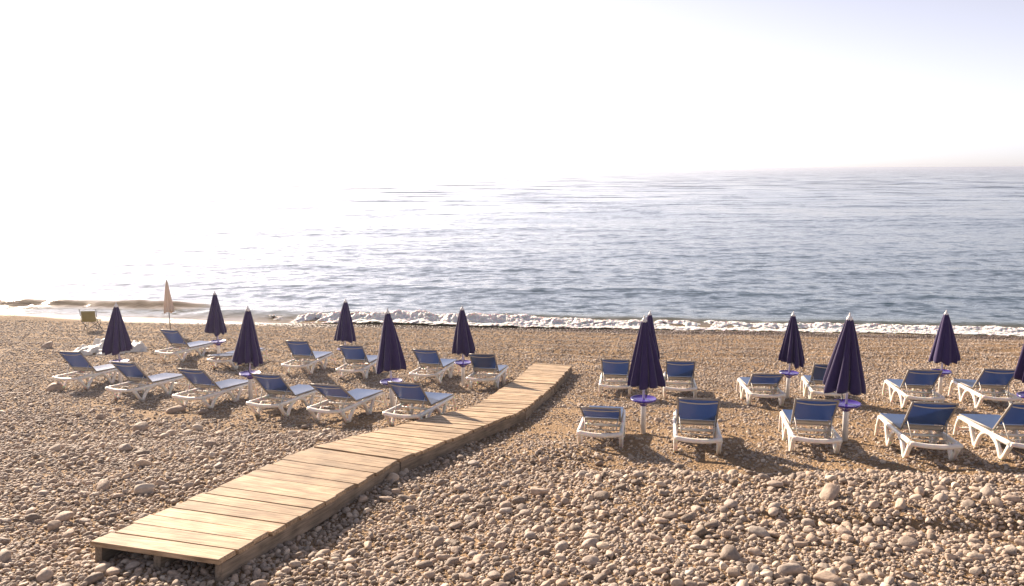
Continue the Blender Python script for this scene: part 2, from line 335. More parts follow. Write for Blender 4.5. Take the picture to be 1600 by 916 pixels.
def ray_dir(px, py):
    X = px - 800; Y = py - 458; c, s = math.cos(-ROLL), math.sin(-ROLL); X, Y = X * c - Y * s, X * s + Y * c
    dx, dz = X / F, -Y / F
    return Vector((dx, math.cos(PITCH) + dz * math.sin(PITCH), -math.sin(PITCH) + dz * math.cos(PITCH)))
def on_ground(px, py, h=0.0):
    d = ray_dir(px, py); lo, hi = 2.0, 60.0
    for _ in range(50):
        mid = (lo + hi) / 2; p = d * mid
        if HC + p.z > float(terrain(p.x, p.y)) + h: lo = mid
        else: hi = mid
    p = d * lo; return Vector((p.x, p.y, HC + p.z))
def in_view(x, y, z, margin=60):
    c, s = math.cos(PITCH), math.sin(PITCH); zz = z - HC
    d = y * c - zz * s; u = y * s + zz * c
    X = 800 + F * x / d; Y = 458 - F * u / d
    return (X > -margin) & (X < 1600 + margin) & (Y < 916 + margin), d

def axis(lo, hi, fine_lo, fine_hi, step, coarse):
    a = list(np.arange(fine_lo, fine_hi, step)); l = []; v = fine_lo
    while v > lo: coarse *= 1.0; v -= coarse; l.append(v)
    r = []; v = fine_hi
    while v < hi: r.append(v); v += coarse
    return np.array(l[::-1] + a + r)
gx = axis(-60, 60, -16, 16, .12, 1.0); gy = np.concatenate([np.arange(-12, 5, 1.0), np.arange(5, 16, .09), np.arange(16, 40, .14), np.arange(40, 70, 2.0)])
GX, GY = np.meshgrid(gx, gy)
GZ = terrain(GX, GY)
def grid_mesh(name, X, Y, Z, m, smooth=True):
    ny, nx = X.shape; me = bpy.data.meshes.new(name)
    co = np.stack([X, Y, Z], -1).reshape(-1, 3)
    i = np.arange((ny - 1) * (nx - 1)); r = i // (nx - 1); c = i % (nx - 1); a = r * nx + c
    f = np.stack([a, a + 1, a + nx + 1, a + nx], -1)
    me.vertices.add(len(co)); me.vertices.foreach_set('co', co.ravel().astype(np.float32))
    me.loops.add(f.size); me.loops.foreach_set('vertex_index', f.ravel().astype(np.int32))
    me.polygons.add(len(f)); me.polygons.foreach_set('loop_start', np.arange(0, f.size, 4, dtype=np.int32))
    me.polygons.foreach_set('use_smooth', np.full(len(f), smooth)); me.update(calc_edges=True); me.validate()
    me.materials.append(m); return me
beach = obj('beach', grid_mesh('beach', GX, GY, GZ, M['ground'])); tag(beach, kind='structure')
beach['label'] = 'sloping pebble and gravel beach running down to the sea'

# ------------------------------------------------------------------ sea
ys = [29.0]
while ys[-1] < 95: ys.append(ys[-1] + .11 + (ys[-1] - 29) * .0042)
while ys[-1] < 2500: ys.append(ys[-1] * 1.011)
while ys[-1] < 30000: ys.append(ys[-1] * 1.08)
ys = np.array(ys); us = np.concatenate([np.linspace(-1.5, -.8, 40, endpoint=False), np.linspace(-.8, .8, 460), np.linspace(.8, 1.5, 41)[1:]])
SY = np.repeat(ys[:, None], len(us), 1); SX = SY * us[None, :]
SZ = np.zeros_like(SX)
step = np.maximum(np.gradient(ys)[:, None], SY * .0035)
wr = np.random.default_rng(3)
for k in range(80):
    L = .55 * (9 / .55) ** (wr.random() ** 1.1); ang = wr.normal(0, .45) + R(-8); amp = .0015 * L ** .42
    kx, ky = math.sin(ang) * 2 * math.pi / L, math.cos(ang) * 2 * math.pi / L
    SZ += amp * np.clip(1.6 - 4 * step / L, 0, 1) * np.sin(SX * kx + SY * ky + wr.uniform(0, 6.28))
for k in range(60):                          # longer, lower waves that still show far out
    L = 7 * (70 / 7) ** wr.random(); ang = wr.normal(0, .35) + R(-8); amp = .0013 * L ** .75
    kx, ky = math.sin(ang) * 2 * math.pi / L, math.cos(ang) * 2 * math.pi / L
    SZ += amp * np.clip(1.6 - 4 * step / L, 0, 1) * sstep(40, 110, SY) * np.sin(SX * kx + SY * ky + wr.uniform(0, 6.28))
off = SY - shore_y(SX)                       # metres seaward of the water's edge
SZ *= sstep(0, 7, off) * .85 + .15
# swells running in towards the beach
def lowf(x, sd):
    r = np.random.default_rng(sd); return sum(np.sin(x / L + r.uniform(0, 6.28)) for L in (2.1, 4.3, 7.9, 13)) / 4
SZ += .07 * np.exp(-((off - 11 - 1.3 * lowf(SX, 5)) / 1.1) ** 2) * (1 + .4 * lowf(SX, 6)) + .07 * np.exp(-((off - 21 - 2 * lowf(SX, 8)) / 1.6) ** 2)
# unbroken roller on the sunny side
rc = 3.6 + .35 * lowf(SX, 9) + .05 * (SX + 20)
w = sstep(-12.5, -16.5, SX)
q = off - rc
SZ += w * (.27 + .05 * lowf(SX * 2, 10) + .05 * lowf(SX * 7, 13)) * np.where(q < 0, np.exp(-(q / .5) ** 2), np.exp(-(q / .9) ** 2))
turbid = np.clip(np.exp(-np.maximum(off, 0) / 1.3) + w * np.exp(-((q + .25) / .65) ** 2), 0, 1)
# rising back of the breaker
q = off - 1.9 - .35 * lowf(SX, 11)
SZ += (1 - w) * .20 * np.exp(-(q / 1.0) ** 2) * (1 + .3 * lowf(SX * 2, 12))
sea = obj('sea', grid_mesh('sea', SX, SY, SZ, M['water']))
at_ = sea.data.attributes.new('turbid', 'FLOAT', 'POINT'); at_.data.foreach_set('value', turbid.ravel().astype(np.float32)); tag(sea, 'calm rippled sea reaching to the horizon', kind='structure')

# breaking foam along the water's edge
fx = np.arange(-11.5, 30, .035); fs = np.linspace(0, 1, 60)
FX, FS = np.meshgrid(fx, fs)
def rnd_field(X, S, seed, lx, ls, n=26):
    r = np.random.default_rng(seed); o = 0
    for _ in range(n):
        a = r.uniform(0, 6.28); k = r.uniform(.6, 1.6); o = o + np.sin((X / lx * math.cos(a) + S / ls * math.sin(a)) * 6.28 * k + r.uniform(0, 6.28))
    return o / math.sqrt(n / 2)
edge0 = shore_y(FX) - .25 + .28 * lowf(FX * 1.3, 21) + .10 * lowf(FX * 6, 22)
width = 1.9 + .35 * lowf(FX, 23)
FY = edge0 + FS * width
prof = .15 + .34 * np.exp(-((FS - .62) / .18) ** 2) + .05 * np.exp(-((FS - .25) / .15) ** 2)
lump = .74 + .15 * rnd_field(FX, FY, 31, 1.3, .8) + .05 * np.abs(rnd_field(FX, FY, 32, .42, .4)) + .045 * np.abs(rnd_field(FX, FY, 33, .2, .2)) + .05 * np.abs(rnd_field(FX, FY, 36, .1, .1))
fade = sstep(-11.3, -6, FX + rnd_field(FX, FY, 34, 1.5, .7) * .9)
hgt = np.maximum(.56 - .010 * np.clip(FX, 0, 20) + .22 * lowf(FX, 24) + .12 * lowf(FX * 3, 25), .36) + .06 * np.exp(-((FX - .5) / 7.5) ** 2)
FZ = prof * hgt * (.45 + .75 * lump) + .03 * (lump - .75) - .20 * (1 - fade) - .26 * sstep(.74, 1, FS) - .035
FZ -= .06 * sstep(.10, 0, FS)
FZ = np.maximum(FZ, terrain(FX, FY) + .004 + .02 * (lump - .55))
FZ[0] -= .08; FZ[-1] -= .2
foam = obj('breaking_foam', grid_mesh('breaking_foam', FX, FY + .05 * rnd_field(FX, FS * 3, 35, .3, .3), FZ, M['foam']))
lace = np.clip(1.15 * np.minimum(sstep(0, .34, FS), 1 - sstep(.66, .98, FS)) * (.45 + .75 * hgt) * fade + .12, 0, 1)
at_ = foam.data.attributes.new('lace', 'FLOAT', 'POINT'); at_.data.foreach_set('value', lace.ravel().astype(np.float32))
tag(foam, 'white breaking surf along the edge of the pebble beach', 'surf', kind='stuff')

# ------------------------------------------------------------------ boardwalk
ST = [((142, 846), (343, 875)), ((489, 697), (625, 717)), ((740, 635), (821, 639)), ((801, 596), (866, 600)), ((835, 567), (894, 571))]
BW = [(on_ground(*l, .235), on_ground(*r, .235)) for l, r in ST]
LBL = ['wide-planked wooden boardwalk section with open end on the stones', 'long wooden boardwalk section beside the last inland lounger',
       'narrow wooden boardwalk section crossed by a parasol shadow', 'seaward end section of the wooden boardwalk']
walk_quads = []
def plank_mesh(c, m):
    """c: 4 corners (local, top face, ccw) and thickness down"""
    t = c[4]; k = .006; top = [Vector(p) for p in c[:4]]; cen = sum(top, Vector()) / 4
    ins = [p + (cen - p).normalized() * k * 1.4 for p in top]
    vs = ins + [p - Vector((0, 0, k)) for p in top] + [p - Vector((0, 0, t)) for p in top]
    fs = [(0, 1, 2, 3), (11, 10, 9, 8)]
    for i in range(4):
        j = (i + 1) % 4; fs += [(i + 4, j + 4, j, i), (i + 8, j + 8, j + 4, i + 4)]
    me = bpy.data.meshes.new('plank'); me.from_pydata(vs, [], fs); me.materials.append(m); me.update(); return me
for si in range(4):
    (l0, r0), (l1, r1) = BW[si], BW[si + 1]
    g0, g1 = (0.0, 0.012) if si != 2 else (0.0, 0.03)
    base = (l0 + r0 + l1 + r1) / 4; base.z = float(terrain(base.x, base.y))
    sec = empty('boardwalk', base); tag(sec, LBL[si], 'boardwalk', 'wooden boardwalk sections laid end to end')
    length = ((l1 + r1) / 2 - (l0 + r0) / 2).length; pw = .285 if si == 0 else (.20 if si == 1 else .185)
    n = max(4, round(length / pw)); walk_quads.append((l0, r0, r1, l1))
    for i in range(n):
        jig = lambda s: random.uniform(-s, s)
        gp = .012 / pw; t0 = (i + gp * .5 + jig(.016)) / n; t1 = (i + 1 - gp * .9 + jig(.016)) / n
        if i == n - 1: t1 -= g1
        e = random.uniform(-.02, .035), random.uniform(-.015, .04); dz = random.uniform(-.005, .005)
        A, B = l0.lerp(l1, t0), r0.lerp(r1, t0); C, Dd = r0.lerp(r1, t1), l0.lerp(l1, t1)
        ax = (B - A).normalized(); A = A - ax * e[0]; Dd = Dd - ax * e[0]; B = B + ax * e[1]; C = C + ax * e[1]
        cen = (A + B + C + Dd) / 4; rz = math.atan2(ax.y, ax.x); rot = Matrix.Rotation(-rz, 4, 'Z')
        loc4 = [rot @ (p - cen) + Vector((0, 0, dz + jig(.003))) for p in (A, B, C, Dd)]
        o = obj('plank', plank_mesh(loc4 + [.048], M['plank']), sec, cen - base); o.rotation_euler = (0, 0, rz)
    for fr in (.03, .5, .97):
        A = l0.lerp(r0, fr); B = l1.lerp(r1, fr); ext = -.10 if si == 0 else 0
        d = (B - A).normalized(); A = A + d * .035; B = B - d * .02
        cen = (A + B) / 2; sd_ = Vector((d.y, -d.x, 0)).normalized(); L = (B - A).length
        hb = .18 if fr != .5 else .15
        mb = MB(); q = d.to_track_quat('X', 'Z').to_matrix()
        mb.box((0, 0, 0), (L, .075, hb), None)
        o = obj('beam', mb.mesh('beam', M['beam']), sec, cen - base + Vector((0, 0, -.052 - hb / 2)))
        o.rotation_euler = q.to_euler()
def walk_mask(x, y, grow=0.0):
    inside = np.zeros(np.shape(x), bool)
    for q in walk_quads:
        m = np.ones(np.shape(x), bool)
        for i in range(4):
            a, b = q[i], q[(i + 1) % 4]; ex, ey = b.x - a.x, b.y - a.y; l = math.hypot(ex, ey)
            m &= ((ex * (y - a.y) - ey * (x - a.x)) / l) > -grow
        inside |= m
    return inside

# ------------------------------------------------------------------ sun loungers
HW = .35; H0, H1 = .325, .405
def rail_z(u): return H0 + (H1 - H0) * u / 1.9
def P(u, v, w): return Vector((-v, u, w))           # lounger axes: u forward, v left, w up
LM = {}
for sname, v in (('l', HW), ('r', -HW)):
    mb = MB(); vv = v * .965
    us_ = [0, .15, .5, .9, 1.3, 1.6, 1.82, 1.92]
    mb.sweep([P(u, vv * (1 - .06 * max(0, (u - 1.3) / .6)), rail_z(u) - .035 - (.012 if u > 1.9 else 0)) for u in us_], .060, [.08, .076, .068, .068, .068, .064, .06, .05])
    LM['rail' + sname] = mb.mesh('side_rail', M['plastic'])
    mb = MB(); lv = v * .955
    mb.sweep([P(u, lv, w) for u, w in ((.03, .275), (.10, .21), (.20, .10), (.315, .0))], [.066, .063, .061, .064], [.085, .074, .066, .066])
    mb.sweep(curve_pts([P(u, lv * .998, w) for u, w in ((.335, 0.0), (.40, .13), (.50, .235), (.66, .305), (.80, .318), (.96, .275), (1.09, .17), (1.17, .07), (1.225, .0))], 4), .062, .066)
    mb.sweep(curve_pts([P(u, lv * 1.002, w) for u, w in ((1.245, 0.0), (1.30, .12), (1.37, .26), (1.41, .335))], 3), .061, .066)
    LM['arch' + sname] = mb.mesh('arched_leg', M['plastic'])
    mb = MB()
    mb.sweep(curve_pts([P(u, v * .90, w) for u, w in ((1.89, .355), (1.96, .29), (2.03, .17), (2.10, .0))], 3), .058, [.065] * 4 + [.056] * 6)
    LM['front' + sname] = mb.mesh('front_leg', M['plastic'])
mb = MB()
mb.sweep([P(-.012 - .035 * (1 - (v / HW) ** 2), v, H0 - .030 - .028 * (1 - (v / HW) ** 2)) for v in np.linspace(-HW * 1.02, HW * 1.02, 13)], .085, .066, side=Vector((0, 1, 0)))
LM['beam'] = mb.mesh('rear_beam', M['plastic'])
mb = MB()
mb.sweep([P(1.905, v, H1 - .045) for v in np.linspace(-.31, .31, 5)], .06, .05, side=Vector((0, 1, 0)))
LM['fbeam'] = mb.mesh('front_beam', M['plastic'])
mb = MB(); mb.sweep([P(2.02, -.31, .155), P(2.02, .31, .155)], .035, .04, side=Vector((0, 1, 0))); LM['cross'] = mb.mesh('cross_bar', M['plastic'])
mb = MB(); mb.sweep([P(.70, -.33, .30), P(.70, .33, .30)], .05, .045, side=Vector((0, 1, 0))); LM['cross2'] = mb.mesh('cross_bar', M['plastic'])
def sling_mesh(name, y0, y1, w, th, sag, m, nx=9, ny=9, z=lambda t: 0.0):
    """closed thin cloth between y0 and y1, sagging in the middle"""
    top = []; bot = []
    for j in range(ny):
        t = j / (ny - 1)
        for i in range(nx):
            s = i / (nx - 1) * 2 - 1; zz = z(t) - sag * (1 - s * s) * (math.sin(math.pi * min(1, max(0, t))) ** .5 if 0 < t < 1 else 0)
            top.append((s * w / 2, y0 + (y1 - y0) * t, zz)); bot.append((s * w / 2, y0 + (y1 - y0) * t, zz - th))
    n = nx * ny; fs = []
    for j in range(ny - 1):
        for i in range(nx - 1):
            a = j * nx + i; fs += [(a, a + 1, a + nx + 1, a + nx), (n + a, n + a + nx, n + a + nx + 1, n + a + 1)]
    for i in range(nx - 1):
        a = i; fs.append((a, n + a, n + a + 1, a + 1)); a = (ny - 1) * nx + i; fs.append((a, a + 1, n + a + 1, n + a))
    for j in range(ny - 1):
        a = j * nx; fs.append((a, a + nx, n + a + nx, n + a)); a = j * nx + nx - 1; fs.append((a, n + a, n + a + nx, a + nx))
    me = bpy.data.meshes.new(name); me.from_pydata(top + bot, [], fs); me.materials.append(m)
    me.polygons.foreach_set('use_smooth', [True] * len(fs)); me.update()
    import bmesh
    bm = bmesh.new(); bm.from_mesh(me)
    for e in bm.edges:
        if len(e.link_faces) == 2 and e.calc_face_angle(0) > .6: e.smooth = False
    bm.to_mesh(me); bm.free(); return me
HINGE_U, HINGE_W, BL, BWD = .68, .385, .80, .60
LM['seat'] = sling_mesh('seat_sling', HINGE_U + .01, 1.93, .615, .014, .022, M['sling'], z=lambda t: .398 + .024 * t)
mb = MB()
for s in (-1, 1): mb.sweep([P(HINGE_U, s * .305, .380), P(1.3, s * .305, .392), P(1.925, s * .305, .404)], .026, .032)
LM['seatrim'] = mb.mesh('seat_edge', M['frame'])
# backrest in its own frame: hinge line at the origin, +Y up along the back (towards the head)
mb = MB()
for s in (-1, 1):
    mb.sweep([Vector((s * (BWD / 2 - .0 + .012 * t), t * BL, 0)) for t in (0, .33, .66, 1)], .028, .034)
mb.sweep([Vector((s, BL - .006, -.0)) for s in np.linspace(-BWD / 2, BWD / 2, 7)], .024, .026, side=Vector((0, 1, 0)))
mb.sweep([Vector((s, .155, -.012)) for s in np.linspace(-BWD / 2, BWD / 2, 5)], .03, .022, side=Vector((0, 1, 0)))
mb.sweep([Vector((s, .03, -.0)) for s in np.linspace(-BWD / 2, BWD / 2, 5)], .026, .026, side=Vector((0, 1, 0)))
LM['back'] = mb.mesh('backrest', M['frame'])
LM['backsling'] = sling_mesh('backrest_sling', .165, BL - .004, BWD - .006, .012, .018, M['sling'], z=lambda t: .016)
mb = MB(); mb.sweep([Vector((s, BL - .055 - .05 * (1 - (s / (BWD / 2)) ** 2), -.022)) for s in np.linspace(-BWD / 2 + .01, BWD / 2 - .01, 11)], .020, .018, side=Vector((0, 1, 0)))
LM['topbar'] = mb.mesh('curved_bar', M['bar'])
LM['lowstrip'] = sling_mesh('lower_strip', .05, .13, BWD - .06, .01, 0, M['bar'], 5, 3, z=lambda t: .006)
def make_lounger(x, y, yaw, ang, label, group):
    t = math.atan(.125 * math.cos(yaw)); fwd = Vector((-math.sin(yaw), math.cos(yaw), 0))
    if y > 20: t = math.atan(.085)
    z = np.mean([float(terrain(x + fwd.x * u, y + fwd.y * u)) + u * math.tan(t) for u in (.3, 1.2, 2.0)])
    o = empty('sun_lounger', (x, y, z - .012)); o.rotation_euler = (-t, random.uniform(-.008, .008), yaw)
    tag(o, label, 'sun lounger', group)
    for nm, k in (('side_rail', 'raill'), ('side_rail', 'railr'), ('arched_leg', 'archl'), ('arched_leg', 'archr'), ('front_leg', 'frontl'), ('front_leg', 'frontr'),
                  ('rear_beam', 'beam'), ('front_beam', 'fbeam'), ('cross_bar', 'cross'), ('cross_bar', 'cross2')):
        obj(nm, LM[k], o)
    st = obj('seat', LM['seat'], o); obj('seat_edge', LM['seatrim'], st)
    b = obj('backrest', LM['back'], o, P(HINGE_U, 0, HINGE_W))
    # backrest local +Y points to the rear and up
    b.rotation_euler = (math.pi - ang, 0, 0) if False else (0, 0, 0)
    m = Matrix(((-1, 0, 0), (0, -math.cos(ang), math.sin(ang)), (0, math.sin(ang), math.cos(ang))))
    b.rotation_euler = m.to_euler()
    obj('backrest_sling', LM['backsling'], b); obj('curved_bar', LM['topbar'], b); obj('lower_strip', LM['lowstrip'], b)
    if ang > .15:
        k = .40; top = Vector((0, HINGE_U - BL * k * math.cos(ang), HINGE_W + BL * k * math.sin(ang)))
        uf = max(.07, top.y - .10 - .06 * math.cos(ang)); mb = MB()
        for s in (-1, 1):
            mb.tube([Vector((s * (BWD / 2 - .015), top.y, top.z)), Vector((s * (BWD / 2 - .05), uf + .02, .335)), Vector((s * (BWD / 2 - .06), uf, .305))], .0085, 6)
        mb.tube([Vector((-(BWD / 2 - .06), uf, .305)), Vector((BWD / 2 - .06, uf, .305))], .0085, 6)
        obj('prop', mb.mesh('prop', M['bar']), o)
    return o
LA = 'on the camp chair side of the boardwalk'; LB = 'across the boardwalk from the camp chair'
ORD = ['closest to the boardwalk', 'second from the boardwalk', 'third from the boardwalk', 'fourth from the boardwalk', 'fifth from the boardwalk', 'sixth from the boardwalk']
rows = [
 ('inland', LA, [(-2.03, 14.64, -.27, 37), (-3.57, 15.26, -.28, 28.5), (-4.94, 15.95, -.26, 38), (-6.85, 17.0, -.28, 37), (-8.85, 18.2, -.26, 39), (-10.95, 19.85, -.2, 43)]),
 ('seaward', LA, [(-.76, 19.46, -.17, 38), (-2.26, 20.48, -.23, 40.5), (-4.27, 21.25, -.14, 42), (-5.88, 21.9, -.17, 44), None, None]),
 ('inland', LB, [(1.38, 12.77, -.17, 23.5), (2.85, 12.32, -.18, 40), (4.65, 12.24, -.21, 38.5), (6.25, 11.82, -.18, 40), (7.67, 11.7, -.12, 39)]),
 ('seaward', LB, [(2.32, 18.35, -.14, 38.5), (3.72, 17.9, -.16, 38.5), (5.35, 16.91, -.12, 25.5), (6.71, 17.1, -.22, 38.5), (8.37, 16.36, -.2, 35), (9.88, 16.31, -.19, 36.5)])]
LOUNGERS = []
def lounger_at(px_rl, px_rr, yaw, ang):
    a = on_ground(*px_rl, .31); b = on_ground(*px_rr, .31); c = (a + b) / 2
    return (c.x, c.y, yaw, ang)
rows[1][2][4] = (*lounger_at((320, 561), (363, 562.5), -.24, 4)[:3], 3.0)
rows[1][2][5] = lounger_at((241, 552), (276, 553.5), -.30, 46)
for row, side, items in rows:
    for i, (x, y, yaw, ang) in enumerate(items):
        look = 'low-tilted blue back' if 10 < ang < 30 else ('back laid flat' if ang < 10 else 'raised blue back')
        lb = f'white lounger with {look}, {row} row, {ORD[i]}, ' + ('camp chair side' if side == LA else 'opposite the camp chair')
        LOUNGERS.append(make_lounger(x, y, yaw, R(ang), lb, 'sun loungers in rows on the pebble beach'))

# ------------------------------------------------------------------ parasols
def canopy_mesh(seed, name='canopy', folds=9, r0=.28, r1=.050, z0=.875, z1=2.02, m='canopy', amp=.36):
    r = np.random.default_rng(seed); nth, nz = folds * 10, 22; vs = []
    ph = r.uniform(0, 6.28); fw = r.uniform(.65, 1.25, folds); fd = r.uniform(.6, 1.2, folds); hem = r.uniform(-.075, .06, folds); lean = r.uniform(-.045, .045, 2); tw = r.uniform(-.25, .25)
    cum = np.concatenate([[0], np.cumsum(fw)]) / fw.sum()
    for j in range(nz + 1):
        t = j / nz
        for i in range(nth):
            th = i / nth; k = min(folds - 1, int(np.searchsorted(cum, th, 'right') - 1)); loc = (th - cum[k]) / (cum[k + 1] - cum[k])
            lobe = abs(math.sin(math.pi * loc)) ** .8
            rad = (r0 * (1 - t) ** .92 + r1) * (1 + .05 * math.sin(3 * t + k)) ; a = amp * fd[k] * (1 - t * .55)
            rad *= (1 - a + a * 1.25 * lobe)
            if t < .07: rad *= 1 - .05 * (1 - t / .07)
            ang = th * 2 * math.pi + ph + tw * (1 - t) + .10 * math.sin(loc * 6.28 + k) * (1 - t)
            zz = z0 + (z1 - z0) * t + (hem[k] * lobe + .03 * (1 - lobe)) * (1 - t) ** 3
            vs.append((rad * math.cos(ang) + lean[0] * (1 - t), rad * math.sin(ang) * .92 + lean[1] * (1 - t), zz))
    inner0 = len(vs)
    for j in range(4):                       # turned-under hem and inside
        t = (.02, .10, .3, .6)[j]
        for i in range(nth):
            x, y, z = vs[i]; vs.append((x * (.93 - .5 * t), y * (.93 - .5 * t), z + .004 + t * .6 * (z1 - z0) * .5))
    fs = []
    for j in range(nz):
        for i in range(nth):
            a = j * nth + i; b = j * nth + (i + 1) % nth; fs.append((a, b, b + nth, a + nth))
    fs.append(tuple(nz * nth + i for i in range(nth)))
    for i in range(nth): fs.append((i, inner0 + i, inner0 + (i + 1) % nth, (i + 1) % nth))
    for j in range(3):
        for i in range(nth):
            a = inner0 + j * nth + i; b = inner0 + j * nth + (i + 1) % nth; fs.append((a, a + nth, b + nth, b))
    me = bpy.data.meshes.new(name); me.from_pydata(vs, [], fs); me.polygons.foreach_set('use_smooth', [True] * len(fs)); me.materials.append(M[m]); me.update(); return me
CAN = [canopy_mesh(200 + k, folds=(8, 9, 10, 8)[k % 4], r0=.265 + .03 * random.random(), amp=random.uniform(.32, .46)) for k in range(12)]
mb = MB(); mb.lathe([(.047, -.25), (.047, .50), (.044, .535), (.044, .545)], 16); TUBE = mb.mesh('base_tube', M['tubew'])
mb = MB(); mb.lathe([(.020, .50), (.020, 1.98)], 10); POLE = mb.mesh('pole', M['white'])
mb = MB(); mb.lathe([(.055, .505), (.075, .53), (.105, .56), (.19, .598), (.222, .612), (.228, .622), (.226, .640), (.215, .641), (.208, .632), (.03, .630)], 32); TABLE = mb.mesh('tray_table', M['purple'])
mb = MB(); mb.lathe([(.046, 1.995), (.050, 2.01), (.046, 2.04), (.030, 2.065), (.016, 2.075), (.012, 2.11), (.004, 2.125)], 14); CAP = mb.mesh('finial', M['white'])
def make_strap(seed):
    r = random.Random(seed); mb = MB(); a = r.uniform(0, 6.28); x, y = .06 * math.cos(a), .06 * math.sin(a)
    mb.tube([(x, y, .90), (x * 1.2, y * 1.2, .80), (x * 1.1 + .01, y * 1.2, .71), (x * 1.15, y * 1.1, .655)], .008, 5); return mb.mesh('strap', M['cord'])
def make_parasol(tip, base, label, var, rz, tilt=None):
    B = on_ground(*base); d = ray_dir(*tip); k = B.y / d.y; T = Vector((d.x * k, B.y, HC + d.z * k))
    v = T - B; s = v.length / 2.13
    o = empty('parasol', B); o.rotation_mode = 'QUATERNION'
    o.rotation_quaternion = v.to_track_quat('Z', 'Y') @ Matrix.Rotation(rz, 3, 'Z').to_quaternion(); o.scale = (s, s, s)
    tag(o, label, 'parasol', 'closed parasols with tray tables between the loungers')
    obj('base_tube', TUBE, o); obj('pole', POLE, o); obj('tray_table', TABLE, o); c = obj('canopy', CAN[var % 12], o); obj('finial', CAP, o)
    obj('strap', make_strap(var), c); return o
US = [((605, 481), (614, 643), 'inland', 0, LA), ((387, 477), (392, 627), 'inland', 1, LA), ((181, 472), (189, 603), 'inland', 2, LA),
      ((722, 477), (724, 603), 'seaward', 0, LA), ((540, 466), (539, 578), 'seaward', 1, LA), ((335, 454), (343, 566), 'seaward', 2, LA),
      ((1007, 492), (1005, 677), 'inland', 0, LB), ((1328, 488), (1320, 689), 'inland', 1, LB), ((1619, 486), (1609, 672), 'inland', 2, LB),
      ((1016, 485), (1009, 611), 'seaward', 0, LB), ((1240, 486), (1230, 622), 'seaward', 1, LB), ((1479, 484), (1468, 620), 'seaward', 2, LB)]
for i, (t, b, row, k, side) in enumerate(US):
    lb = f'closed purple parasol over tray table, {row} row, {ORD[k]}, ' + ('camp chair side' if side == LA else 'opposite the camp chair')
    make_parasol(t, b, lb, i, random.uniform(0, 6.28))
# the cream parasol further down the beach
B = on_ground(267, 524); d = ray_dir(260, 437); k = B.y / d.y; T = Vector((d.x * k, B.y, HC + d.z * k)); v = T - B
o = empty('parasol', B); o.rotation_mode = 'QUATERNION'; o.rotation_quaternion = v.to_track_quat('Z', 'Y'); s = v.length / 2.1; o.scale = (s, s, s)
tag(o, 'thin folded cream parasol on a bare pole near the water', 'parasol')
mb = MB(); mb.tube([(0, 0, -.2), (0, 0, 2.02)], .017, 8); obj('pole', mb.mesh('pole', M['darkmetal']), o)
obj('canopy', canopy_mesh(77, 'canopy', 6, .17, .03, .86, 2.06, 'whitefab', .35), o)
mb = MB(); mb.lathe([(.02, 2.03), (.018, 2.07), (.004, 2.1)], 8); obj('finial', mb.mesh('finial', M['whitefab']), o)

# ------------------------------------------------------------------ camp chair and white sheets
C0 = on_ground(145, 517)
ch = empty('camp_chair', C0); ch.rotation_euler = (0, 0, R(186)); tag(ch, 'olive folding camp chair with crossed legs near the water', 'chair')
mb = MB()
for sx in (-1, 1):
    mb.tube([(sx * .27, -.25, 0), (sx * .27, .24, .42)], .012, 6); mb.tube([(sx * .27, .25, 0), (sx * .27, -.24, .42)], .012, 6)
    obj('leg', mb.mesh('leg', M['darkmetal']), ch); mb = MB()
mb.tube([(-.27, -.25, .02), (.27, -.25, .40)], .011, 6); mb.tube([(.27, -.25, .02), (-.27, -.25, .40)], .011, 6); obj('cross_brace', mb.mesh('cross_brace', M['darkmetal']), ch)
mb = MB(); mb.tube([(-.29, .24, .40), (-.30, .34, .92)], .012, 6); mb.tube([(.29, .24, .40), (.30, .34, .92)], .012, 6); obj('back_post', mb.mesh('back_post', M['darkmetal']), ch)
obj('seat', sling_mesh('seat', -.25, .25, .54, .012, .05, M['olive'], z=lambda t: .42), ch)
bk = obj('backrest', sling_mesh('backrest', 0, .42, .52, .012, .05, M['olive'], z=lambda t: 0), ch, (0, .255, .42)); bk.rotation_euler = (R(80), 0, 0)
def crumple(name, w, d, h, seed, flat):
    r = np.random.default_rng(seed); n = 34; u = np.linspace(-1, 1, n); U, V = np.meshgrid(u, u)
    fold = np.abs(rnd_field(U, V, seed, 1.6, 1.3, 14)) * .28 + np.abs(rnd_field(U, V, seed + 1, .6, .7, 14)) * .06
    edge = np.clip(1 - np.maximum(np.abs(U), np.abs(V)) ** (6 if not flat else 10), 0, 1)
    Z = edge * (h * (1 - .55 * (U ** 2 + V ** 2) / 2 * (0 if flat else 1.4)) * (.6 + .6 * fold)) - .03
    X = U * w / 2 * (1 + .12 * rnd_field(V, U, seed + 2, 1.2, 1.2, 8)); Y = V * d / 2 * (1 + .12 * rnd_field(U, V, seed + 3, 1.2, 1.2, 8))
    return grid_mesh(name, X, Y, Z, M['sheet'])
for (px, py, w, d, h, sd2, fl, nm, lb) in (
    (168, 543, 1.05, .8, .46, 41, False, 'plastic_sack', 'bulging white plastic sack lying on the stones behind parasol'),
    (138, 549, 1.05, .7, .2, 47, True, 'plastic_sheet', 'low crumpled white sheet lying beside the bulging white sack'),
    (172, 551, .9, .6, .14, 53, True, 'plastic_sheet', 'small flat white sheet lying in front of the bulging white sack'),
    (212, 549, 1.1, .8, .42, 59, False, 'plastic_sheet', 'sloping white sheet half hidden behind the purple parasol')):
    p = on_ground(px, py); o = obj(nm, crumple(nm, w, d, h, sd2, fl), None, p); tag(o, lb, 'plastic sheet' if nm != 'plastic_sack' else 'sack'); o.rotation_euler = (R(-5), 0, sd2 * .3)

